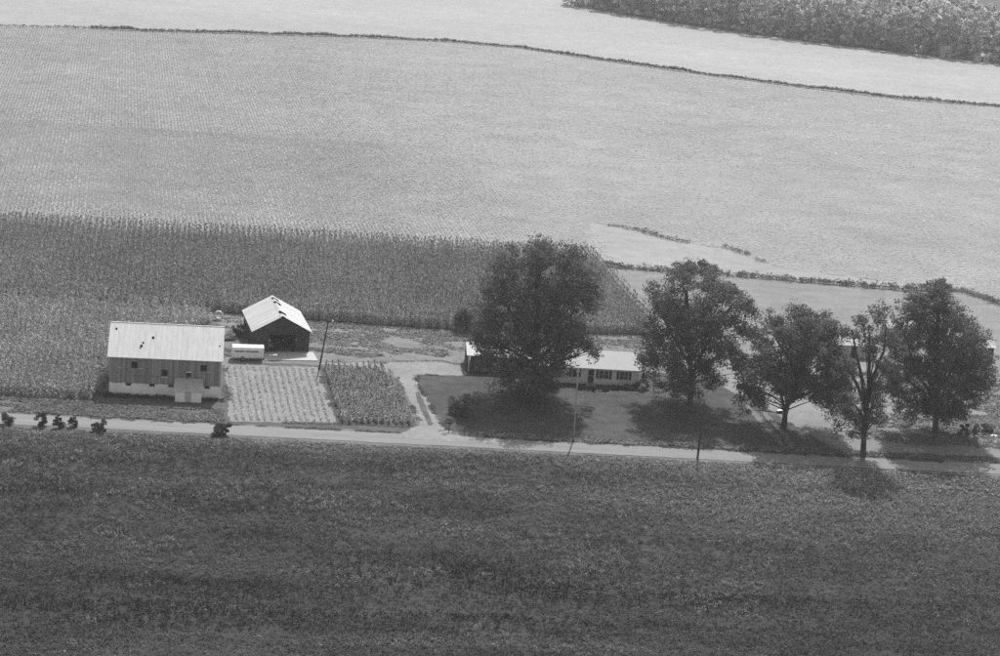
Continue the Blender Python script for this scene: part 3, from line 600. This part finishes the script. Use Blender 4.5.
for k in range(1, 12):
    off = np.array([0.42, 0.91])*(6.5*k+3)
    for (x, y) in q+off: pts.append((x+rr.uniform(-2.4, 2.4), y+rr.uniform(-2, 2)))
pts = np.array(pts); pts = pts[in_view(pts, 60)]
tpls = []
for s in range(5):                                   # behind the front row only the tops show
    V, Fq, T = wood_crown(s+30, 18, 5.4, 32, 11, 1.3, 0.2); tpls.append((V, Fq, T))
scatter('far_wood', pts, tpls, 'wood_leaf', 0.0, .85, 1.2, None, 0.2, 44, label='far wood closing the top right corner, behind its front row of trees')
print('wood')

# ================================================================ BUILDINGS
# ---- the long bank barn
bx0, bx1, by0, bdep, bev, brd = -25.2, -10.1, 267.6, 10.0, 5.65, 9.0
bc = ((bx0+bx1)/2, by0); barn = tag(empty('barn', (bc[0], by0, 0), math.radians(2.0)), 'long dark wooden barn with pale metal roof and whitewashed foundation', 'barn')
hw = (bx1-bx0)/2
MB().box(-hw, hw, 0.06, bdep-.06, -.1, 1.85).build('foundation', 'whitewash', barn)
mb = MB(); mb.prism([(0, 1.85), (bdep, 1.85), (bdep, bev), (bdep/2, brd-.12), (0, bev)], 'x', -hw-.06, hw+.06); mb.build('wall', 'barn_board', barn)
rr = random.Random(8)
nb = 50                                               # upright siding boards of the front, each a little proud
bw_ = (2*hw+.1)/nb
bm_ = []
for k in range(nb):
    w_ = MB(); d = .015+rr.random()*.03; w_.box(-bw_/2+.018, bw_/2-.018, -d, 0.0, 1.72+rr.uniform(-.08, .04), bev-.1)
    o = w_.build('board', 'barn_board', barn); o.location = (-hw-.05+bw_*(k+.5), -.002, 0)
slope = (brd-bev)/(bdep/2)
def roof_plane(parent, name, x0, x1, ya, za, yb, zb, m, t=.06):
    o = MB().slab([(x0, ya, za), (x1, ya, za), (x1, yb, zb), (x0, yb, zb)], t).build(name, m, parent); return o
rf = roof_plane(barn, 'roof', -hw-.35, hw+.3, -.45, bev-.45*slope+.12, bdep/2, brd, 'metal_roof')
roof_plane(barn, 'roof', -hw-.35, hw+.3, bdep+.45, bev-.45*slope+.12, bdep/2+.004, brd-.002, 'metal_roof')
for k in range(1, 22):                                # standing seams of the sheets
    x = -hw-.35+k*(2*hw+.65)/22; y0, y1 = -.45, bdep/2-.05
    z0, z1 = bev-.45*slope+.12, brd-.05*slope
    MB().slab([(x-.018, y0, z0+.03), (x+.018, y0, z0+.03), (x+.018, y1, z1+.03), (x-.018, y1, z1+.03)], .03).build('seam', 'metal_roof', rf)
for (x, t, s) in ((-7.0, .22, .10), (-3.4, .72, .12), (-3.2, .62, .09), (-1.9, .45, .12), (-3.55, .78, .08), (7.3, .62, .07)):   # rust holes
    y = bdep/2*(1-t); z = brd-(bdep/2-y)*.648+.02
    MB().slab([(x-s*1.4, y-s*1.5, z-s*1.5*slope), (x+s*1.4, y-s*1.7, z-s*1.7*slope), (x+s*1.2, y+s*1.8, z+s*1.8*slope), (x-s*1.4, y+s*1.5, z+s*1.5*slope)], .01).build('rust_hole', 'dark_void', rf)
MB().box(-hw-.35, hw+.3, bdep/2-.08, bdep/2+.08, brd-.02, brd+.012).build('ridge_cap', 'metal_roof', rf)
for (px, py, w, h, sill) in ((134.5, 364.5, .86, .9, 0), (164.5, 373, .82, .95, -1), (188.7, 374.8, .62, .6, 1), (203.7, 368.5, .86, .88, 0)):
    p = at(px, py, by0); x = p.x-bc[0]; z = p.z
    wdw = MB().box(x-w/2, x+w/2, -.06, .02, z-h/2, z+h/2).build('window', 'dark_void', barn)
    fr = MB(); fr.box(x-w/2-.05, x-w/2, -.085, .02, z-h/2, z+h/2); fr.box(x+w/2, x+w/2+.05, -.085, .02, z-h/2, z+h/2); fr.build('frame', 'barn_board', wdw)
    if sill: zz = z+sill*(h/2+.08); MB().box(x-w/2-.05, x+w/2+.05, -.12, .0, zz-.06, zz+.06).build('sill' if sill < 0 else 'lintel', 'whitewash', wdw)
for (px, py) in ((120.5, 366.8), (141, 368.3), (209, 372.5)):
    p = at(px, py, by0); MB().box(p.x-bc[0]-.3, p.x-bc[0]+.3, -.075, -.046, p.z-.07, p.z+.05).build('patch_board', 'pale_board', barn)
for px, py in ((128.5, 383), (152, 384.5), (171, 386), (207, 388)):
    p = at(px, py, by0); x = p.x-bc[0]; wdw = MB().box(x-.35, x+.35, .02, .07, 1.35, 1.84).build('window', 'dark_void', barn)
    MB().box(x-.4, x+.4, -.02, .05, 1.28, 1.34).build('sill', 'whitewash', wdw)
# lean-to against the foundation
ax0, ax1 = -16.1-bc[0], -12.55-bc[0]; ay = -2.4
MB().box(ax0, ax1, ay, 0.05, -.1, 1.55).build('lean_to_wall', 'whitewash', barn)
MB().prism([(ay+.01, 1.55), (0.05, 1.55), (0.05, 2.62), (ay+.01, 1.62)], 'x', ax0+.002, ax1-.002).build('lean_to_gable', 'pale_board', barn)
lr = MB().slab([(ax0-.2, ay-.25, 1.62), (ax1+.15, ay-.25, 1.62), (ax1+.15, -.05, 2.78), (ax0-.2, -.05, 2.78)], .06).build('lean_to_roof', 'pale_board', barn)
for k in range(1, 12):
    x = ax0-.2+k*(ax1-ax0+.35)/12; MB().slab([(x-.03, ay-.25, 1.645), (x+.03, ay-.25, 1.645), (x+.03, -.05, 2.805), (x-.03, -.05, 2.805)], .025).build('batten', 'pale_board', lr)
dr = MB().box(ax0+1.35, ax0+2.2, ay-.05, ay+.02, 0.02, 1.5).build('door', 'pale_board', barn)
MB().box(ax0+2.05, ax0+2.1, ay-.08, ay-.05, .7, .85).build('handle', 'steel', dr)
MB().box(-4.4, ax1+.2, -.16, 0.0, 2.84, 2.94).build('ledger_board', 'barn_board', barn)

# ---- the gabled barn
GR = math.radians(9.0); gw, gd, gev, grd = 4.25, 12.0, 3.35, 5.65
gcx, gcy = -2.15, 292.95
gb = tag(empty('gabled_barn', (gcx, gcy, 0), GR), 'smaller dark barn with bright gable roof missing pieces of its ridge cap', 'barn')
dx0, dx1, dz = -1.85, 2.05, 2.8
zt = lambda x: grd-.1-(abs(x)/gw)*(grd-gev)
for nm, pts in (('wall', [(-gw, 0), (dx0, 0), (dx0, zt(dx0)), (-gw, gev-.1)]), ('wall', [(dx1, 0), (gw, 0), (gw, gev-.1), (dx1, zt(dx1))]),
                ('wall', [(dx0, dz), (dx1, dz), (dx1, zt(dx1)), (0, zt(0)), (dx0, zt(dx0))])):
    MB().prism(pts, 'y', 0, .12).build(nm, 'dark_board', gb)
MB().box(-gw, -gw+.12, .122, gd, 0, gev-.1).build('wall', 'dark_board', gb); MB().box(gw-.12, gw, .122, gd, 0, gev-.1).build('wall', 'dark_board', gb)
MB().prism([(-gw+.12, 0), (gw-.12, 0), (gw-.12, gev-.15), (0, grd-.2), (-gw+.12, gev-.15)], 'y', gd-.12, gd-.002).build('wall', 'dark_board', gb)
MB().box(-gw+.13, gw-.13, .13, gd-.14, .015, .05).build('floor', 'dark_void', gb)
MB().box(dx0-.1, dx0, -.05, .1, 0, dz+.1).build('door_post', 'dark_board', gb); MB().box(dx1, dx1+.1, -.05, .1, 0, dz+.1).build('door_post', 'dark_board', gb)
MB().box(dx0-.4, dx1+1.2, -.09, -.02, dz+.1, dz+.24).build('door_rail', 'dark_board', gb)
MB().box(dx1+.12, dx1+.30, -.07, -.01, 1.9, 2.1).build('notice_board', 'pale_board', gb)
MB().prism([(-2.0, .9), (-1.9, .82), (1.9, 2.5), (1.8, 2.58)], 'y', .25, .31).build('loose_board', 'dark_board', gb)
nsh = 15; ov = .35; gs = (grd-gev)/gw
for sgn in (-1, 1):                                   # roofing sheets, each lapped a little over the next
    for k in range(nsh):
        y0 = -.3+k*(gd+.6)/nsh; y1 = y0+(gd+.6)/nsh; lift = .012*(k % 2)+rr.uniform(0, .01)
        ym = (y0+y1)/2; hole = sgn > 0 and any(a-.2 < ym < b+.2 for a, b in ((1.3, 2.9), (7.6, 8.7), (10.0, 11.2)))
        xo, xi = sgn*(gw+ov), sgn*(.85 if hole else .26)
        pts = [(xo, y0+.005, grd-(gw+ov)*gs+.1+lift), (xo, y1-.005, grd-(gw+ov)*gs+.1+lift), (xi, y1-.005, grd-abs(xi)*gs+.1+lift), (xi, y0+.005, grd-abs(xi)*gs+.1+lift)]
        MB().slab(pts if sgn > 0 else pts[::-1], .04).build('roof_sheet', 'painted_roof', gb)
MB().box(-.05, .05, -.1, gd+.1, grd-.35, grd-.22).build('ridge_beam', 'dark_board', gb)
gaps = ((1.3, 2.9), (7.6, 8.7), (10.0, 11.2)); y = -.3
for a, b in gaps+((gd+.3, 0),):                       # ridge cap in pieces, three pieces gone
    w_ = MB(); w_.slab([(-.36, y, grd-.36*gs+.15), (0, y, grd+.15), (0, a, grd+.15), (-.36, a, grd-.36*gs+.15)][::-1], .03); w_.slab([(.36, y, grd-.36*gs+.15), (0, y, grd+.15), (0, a, grd+.15), (.36, a, grd-.36*gs+.15)], .03)
    w_.build('ridge_cap', 'painted_roof', gb); y = b
MB().prism([(-.5, grd-.2), (.05, grd+.17), (.1, grd+.2), (-.4, grd-.1)], 'y', .7, 1.1).build('bent_sheet', 'rubber', gb)
# concrete apron
apr = MB().box(-3.0, 4.95, -4.6, -.02, -.05, .14).build('concrete_apron', 'concrete', bevel=.02)
apr.location = (gcx, gcy, 0); apr.rotation_euler = (0, 0, GR); tag(apr, 'pale concrete apron in front of the gabled barn door', 'apron')

# ---- camping trailer
tx0, tx1 = at(232, 361, 287.2).x, at(263.5, 361, 287.2).x
ct = tag(empty('camping_trailer', ((tx0+tx1)/2, 287.3, 0), math.radians(6)), 'small white camping trailer parked before the gabled barn', 'trailer')
hl = (tx1-tx0)/2; prof = []
def rrect(x0, x1, z0, z1, rt, rb, n=6):
    P = []
    for (cx, cz, rad, a0) in ((x1-rt, z1-rt, rt, 0), (x0+rt, z1-rt, rt, 90), (x0+rb, z0+rb, rb, 180), (x1-rb, z0+rb, rb, 270)):
        for k in range(n+1):
            a = math.radians(a0+90*k/n); P.append((cx+rad*math.cos(a), cz+rad*math.sin(a)))
    return P
MB().prism(rrect(-hl, hl, .42, 1.55, .05, .25), 'y', 0, 1.95).build('body', 'white_paint', ct, bevel=.03)
pr = [(-.03, 1.55), (1.98, 1.55)]+[(0.975+1.005*math.cos(math.radians(a)), 1.56+.66*math.sin(math.radians(a))**.7) for a in range(4, 180, 11)]
MB().prism(pr, 'x', -hl-.02, hl+.02).build('roof', 'white_paint', ct, bevel=.03)
for (a, b) in ((-hl+.35, -.55), (-.35, hl-.75)):
    wd = MB().box(a, b, -.025, .01, 1.40, 1.58).build('window', 'glass', ct)
    MB().box(a-.03, b+.03, -.03, .0, 1.36, 1.395).build('frame', 'steel', wd)
dr = MB().box(-.55, .15, -.02, .01, .5, 1.36).build('door', 'white_paint', ct); MB().box(.05, .1, -.05, -.02, .9, 1.0).build('handle', 'steel', dr)
MB().box(-hl+.05, hl-.05, -.012, .0, .52, .60).build('trim_band', 'steel', ct)
wc_ = [(-.75+.33*math.cos(t*math.pi/8), .33+.33*math.sin(t*math.pi/8)) for t in range(16)]
wh = MB().prism(wc_, 'y', -.03, .18).build('wheel', 'rubber', ct); wc2 = [(-.75+.17*math.cos(t*math.pi/6), .33+.17*math.sin(t*math.pi/6)) for t in range(12)]
MB().prism(wc2, 'y', -.05, -.031).build('hub', 'steel', wh)
MB().prism(wc_, 'y', 1.78, 1.98).build('wheel', 'rubber', ct)
MB().tube([(-hl, .97, .45), (-hl-.9, .97, .42), (-hl-.95, .97, .05)], .04, 6).build('hitch', 'steel', ct)
MB().tube([(hl-.3, .3, 0), (hl-.3, .3, .45)], .05, 6).build('jack', 'rubber', ct)

# ---- the house
hy = 284.6; hx0, hx1, hdep, hev, hrd = 36.0, 51.35, 8.6, 2.62, 4.15
hc = (hx0+hx1)/2; house = tag(empty('house', (hc, hy, 0)), 'long low house with pale roof, dark shutters and attached wing', 'house'); hh = (hx1-hx0)/2
MB().box(-hh, hh, 0, hdep, -.05, hev-.02).build('wall', 'brick_wall', house)
MB().prism([(0, hev-.02), (hdep, hev-.02), (hdep/2, hrd-.1)], 'x', -hh+.003, hh-.003).build('gable', 'trim', house)
hs = (hrd-hev)/(hdep/2)
rf = roof_plane(house, 'roof', -hh-.4, hh+.45, -.35, hev-.35*hs+.08, hdep/2, hrd, 'shingle', .08)
roof_plane(house, 'roof', -hh-.4, hh+.45, hdep+.5, hev-.5*hs+.08, hdep/2+.004, hrd-.002, 'shingle', .08)
MB().box(-hh-.38, hh+.43, -.385, -.353, hev-.35*hs-.07, hev-.35*hs+.09).build('fascia', 'trim', house)
ch = MB().box(at(589.5, 348, 290.2).x-hc-.3, at(589.5, 348, 290.2).x-hc+.3, 5.4, 6.1, hrd-.9, hrd+.95).build('chimney', 'pole_wood', rf)
MB().box(at(589.5, 348, 290.2).x-hc-.36, at(589.5, 348, 290.2).x-hc+.36, 5.34, 6.16, hrd+.952, hrd+1.05).build('chimney_cap', 'pole_wood', house)
def hwin(x, w, z0, z1, panes, shut=True):
    fr = MB().box(x-w/2-.06, x+w/2+.06, -.05, .02, z0-.06, z1+.06).build('window', 'trim', house)
    pw = w/panes
    for k in range(panes):
        MB().box(x-w/2+k*pw+.04, x-w/2+(k+1)*pw-.04, -.062, -.049, z0, (z0+z1)/2-.02).build('pane', 'glass', fr)
        MB().box(x-w/2+k*pw+.04, x-w/2+(k+1)*pw-.04, -.062, -.049, (z0+z1)/2+.02, z1).build('pane', 'glass', fr)
    MB().box(x-w/2-.12, x+w/2+.12, -.1, .0, z0-.13, z0-.062).build('sill', 'trim', fr)
    if shut:
        for s in (-1, 1):
            xx = x+s*(w/2+.27); MB().box(xx-.18, xx+.18, -.055, .0, z0-.05, z1+.05).build('shutter', 'shutter', house)
X = lambda px, py: at(px, py, hy).x-hc
hwin(X(575, 373), 0.85, 1.05, 2.2, 1); hwin(X(604, 374), 1.45, 1.0, 2.2, 2); hwin(X(624, 375), 1.3, 1.0, 2.2, 2)
hwin(X(553, 371), 1.3, 1.05, 2.2, 2); hwin(X(540, 370), 1.0, 1.05, 2.2, 1)
dxc = X(591, 374); df = MB().box(dxc-.52, dxc+.52, -.05, .02, .25, 2.38).build('door_frame', 'trim', house)
dr = MB().box(dxc-.43, dxc+.43, -.075, -.045, .28, 2.3).build('door', 'shutter', house); MB().box(dxc+.3, dxc+.36, -.1, -.075, 1.2, 1.3).build('handle', 'steel', dr)
MB().box(dxc-.75, dxc+.75, -1.0, -.001, -.02, .22).build('step', 'concrete', house)
# the wing to the left with the open carport corner
wx0, wx1, wy, wd_, wev, wrd = 25.9-hc, hx0-hc, 3.4, 6.6, 2.62, 3.75
MB().box(wx0+.9, wx1-.003, wy+.5, wy+wd_, -.05, wev-.02).build('wing_wall', 'dark_board', house)
MB().box(wx0, wx0+.12, wy+1.4, wy+wd_, -.05, wev-.02).build('wing_wall', 'dark_board', house)
ws = (wrd-wev)/(wd_/2)
roof_plane(house, 'wing_roof', wx0-.3, wx1-.004, wy-.3, wev-.3*ws+.08, wy+wd_/2, wrd, 'painted_roof', .06)
roof_plane(house, 'wing_roof', wx0-.3, wx1-.004, wy+wd_+.3, wev-.3*ws+.08, wy+wd_/2+.004, wrd-.002, 'painted_roof', .06)
MB().prism([(wy+.1, wev), (wy+wd_-.1, wev), (wy+wd_/2, wrd-.09)], 'x', wx0+.02, wx0+.1).build('wing_gable', 'dark_board', house)
MB().box(wx0+.05, wx0+.2, wy-.02, wy+.13, -.05, wev-.02).build('porch_post', 'trim', house)
MB().box(wx0+4.6, wx0+4.75, wy-.02, wy+.13, -.05, wev-.02).build('porch_post', 'trim', house)

# ---- buildings glimpsed behind the trees at the right
def shed(name, label, px, py, w, d, ev, rd, wallm, roofm, rz=0.0, cat='shed', win=True):
    x, y = g(px, py); o = tag(empty(name, (x, y, 0), rz), label, cat); h = w/2; s = (rd-ev)/(d/2)
    MB().box(-h, h, 0, d, -.05, ev).build('wall', wallm, o)
    MB().prism([(0, ev), (d, ev), (d/2, rd-.1)], 'x', -h+.003, h-.003).build('gable', wallm, o)
    roof_plane(o, 'roof', -h-.3, h+.3, -.35, ev-.35*s+.08, d/2, rd, roofm); roof_plane(o, 'roof', -h-.3, h+.3, d+.35, ev-.35*s+.08, d/2+.004, rd-.002, roofm)
    dr = MB().box(-.45, .45, -.05, .02, 0.02, min(1.95, ev-.2)).build('door', 'dark_board', o); MB().box(.3, .36, -.08, -.05, .9, 1.0).build('handle', 'steel', dr)
    if win:
        for s_ in (-1, 1):
            wn_ = MB().box(s_*h*.6-.4, s_*h*.6+.4, -.04, .02, ev*.42, ev*.75).build('window', 'trim', o); MB().box(s_*h*.6-.33, s_*h*.6+.33, -.06, -.041, ev*.45, ev*.72).build('pane', 'glass', wn_)
    return o
shed('small_shed', 'small shed with bright roof past the right side of the dense tree', 984, 360, 2.9, 3.2, 2.3, 3.0, 'dark_board', 'painted_roof', win=False)
shed('outbuilding', 'low bright-roofed outbuilding glimpsed through the slender tree', 853, 358, 5.5, 4.5, 2.2, 2.9, 'pale_board', 'shingle')
shed('outbuilding', 'bright-roofed outbuilding glimpsed between the slender and dense trees', 900, 343, 4.5, 4.5, 2.6, 3.4, 'pale_board', 'shingle')
shed('far_house', 'tiny pale house at the foot of the far wood, left of two', 946, 57.5, 4.0, 4.0, 2.8, 4.6, 'pale_board', 'shingle', cat='house')
shed('far_house', 'tiny low pale house at the foot of the far wood, right of two', 982, 62.0, 5.0, 4.0, 2.4, 3.4, 'pale_board', 'shingle', cat='house')

# ================================================================ POLES AND SMALL THINGS
def upole(name, label, base, top, r0, m, lamp=False, arm=False):
    b = Vector((base[0], base[1], 0)); o = tag(empty(name, b), label, 'pole'); t = top-b
    MB().tube([Vector((0, 0, -.1)), t*.5, t], [r0, r0*.85, r0*.68], 8).build('pole', m, o, True)
    if lamp:
        MB().tube([t*.985, t*.99+Vector((.35, -.1, .12)), t*.99+Vector((.62, -.2, .1))], .03, 6).build('lamp_arm', 'steel', o)
        MB().tube([t*.99+Vector((.6, -.2, .16)), t*.99+Vector((.62, -.2, -.02)), t*.99+Vector((.64, -.2, -.14))], [.07, .17, .1], 8).build('lamp', 'white_paint', o)
    if arm:
        MB().tube([t*.96+Vector((-.25, 0, 0)), t*.96+Vector((.25, 0, 0))], .04, 6).build('crossarm', m, o)
        for s in (-.22, .22): MB().tube([t*.96+Vector((s, 0, .03)), t*.96+Vector((s, 0, .16))], .04, 6).build('insulator', 'white_paint', o)
    return b+t
b1 = g(319, 369.5); T1 = upole('utility_pole', 'leaning dark pole with a yard lamp, beside the gabled barn', b1, at(328.6, 320, b1[1]), .14, 'pole_wood', lamp=True)
b2 = g(697.5, 458.5); T2 = upole('utility_pole', 'dark utility pole at the roadside in front of the forked tree', b2, at(704.6, 401, b2[1]-.1), .16, 'pole_wood', arm=True)
b3 = g(573.5, 440.5); T3 = upole('utility_pole', 'pale weathered utility pole at the roadside in front of the house', b3, at(578.3, 369, b3[1]-.1), .12, 'pale_pole', arm=True)
def wire(label, a, b, sag):
    pts = [a.lerp(b, t/24)-Vector((0, 0, sag*4*(t/24)*(1-t/24))) for t in range(25)]
    tag(MB().tube(pts, .018, 4).build('overhead_wire', 'wire'), label, 'wire')
wire('thin overhead wire between the pale pole and the dark roadside pole', T3-Vector((0, 0, .3)), T2-Vector((0, 0, .3)), .5)
wire('thin overhead wire from the pale pole to the house eave', T3-Vector((0, 0, .35)), Vector((44.0, hy-.4, 2.75)), .5)
# mailbox
x, y = g(449, 431.5); mbx = tag(empty('mailbox', (x, y, 0)), 'dark mailbox on a post where the driveway meets the road', 'mailbox')
MB().box(-.06, .06, -.06, .06, -.05, 1.05).build('post', 'pole_wood', mbx)
MB().prism([(-.11, 1.05), (.11, 1.05)]+[(.11*math.cos(math.radians(a)), 1.2+.11*math.sin(math.radians(a))) for a in range(0, 181, 30)], 'x', -.28, .28).build('box', 'shutter', mbx)
# things lying about
x, y = g(218.5, 320); ty = tag(empty('old_tyre', (x, y, 0)), 'pale ring like an old tyre at the corn edge behind the barn', 'tyre')
ring = [(math.cos(t*math.pi/9)*.62, 0, .78+math.sin(t*math.pi/9)*.62) for t in range(19)]
MB().tube(ring, .16, 8).build('tread', 'white_paint', ty, True)
x, y = g(229, 341); lg = tag(empty('fallen_log', (x, y, 0), math.radians(20)), 'dark fallen log lying between the two barns', 'log')
MB().tube([(-1.0, 0, .18), (.2, .1, .2), (1.1, .0, .17)], [.2, .18, .12], 8).build('stem', 'bark', lg, True); MB().tube([(.2, .1, .2), (.5, -.5, .1)], [.09, .04], 6).build('branch_stub', 'bark', lg)
x, y = g(994, 437); pf = tag(empty('pipe_frame', (x, y, 0)), 'white bent pipe frame on the grass at the right edge', 'frame')
MB().tube([(-.1, 0, .05), (-.1, 0, 1.25), (.1, 0, 1.45), (1.3, .1, 1.0), (1.35, .1, .05)], .06, 6).build('pipe', 'white_paint', pf, True)
MB().slab([(-.7, -.15, .1), (.1, -.3, .05), (.5, .1, .26), (-.2, .3, .3)], .05).build('base_sheet', 'white_paint', pf)
x, y = g(779.5, 413); ob = tag(empty('scrap_tub', (x, y, 0), .4), 'small white-topped dark tub left of the leaning tree trunk', 'tub'); ob.scale = (.7, .7, .7)
MB().prism([(-.55, 0), (.5, 0), (.65, .5), (-.65, .5)], 'y', -.35, .35).build('body', 'rubber', ob, bevel=.05); MB().prism([(-.6, .505), (.65, .505), (.55, .62), (-.3, .66)], 'y', -.3, .36).build('lid', 'white_paint', ob, bevel=.04)
x, y = g(852, 434); bl = tag(empty('broken_branch', (x, y, 0)), 'pale broken branch leaning against the slender tree', 'branch')
e1 = Vector((2.3, -1.5, 2.0))
MB().tube([(0, 0, .02), (.9, -.6, .8), e1], [.09, .08, .05], 6).build('stem', 'pale_bark', bl, True)

# ---------------------------------------------------------------- haze over the whole place
hz = MB().box(GX0-100, GX1+100, -500, 5300, -1.0, 95.0).build('haze', 'dirt'); tag(hz, 'thin summer haze', kind='stuff')
hm = bpy.data.materials.new('haze_air'); hm.use_nodes = True; hn = hm.node_tree.nodes; hn.clear()
ho = hn.new('ShaderNodeOutputMaterial'); hv = hn.new('ShaderNodeVolumePrincipled'); hv.inputs['Color'].default_value = (.95, .95, .95, 1)
hv.inputs['Density'].default_value = HAZE_DENSITY; hv.inputs['Anisotropy'].default_value = 0.2
hm.node_tree.links.new(hv.outputs[0], ho.inputs['Volume']); hz.data.materials.clear(); hz.data.materials.append(hm)
print('tris', sum(len(o.data.polygons)*2 for o in sc.objects if o.type == 'MESH'))
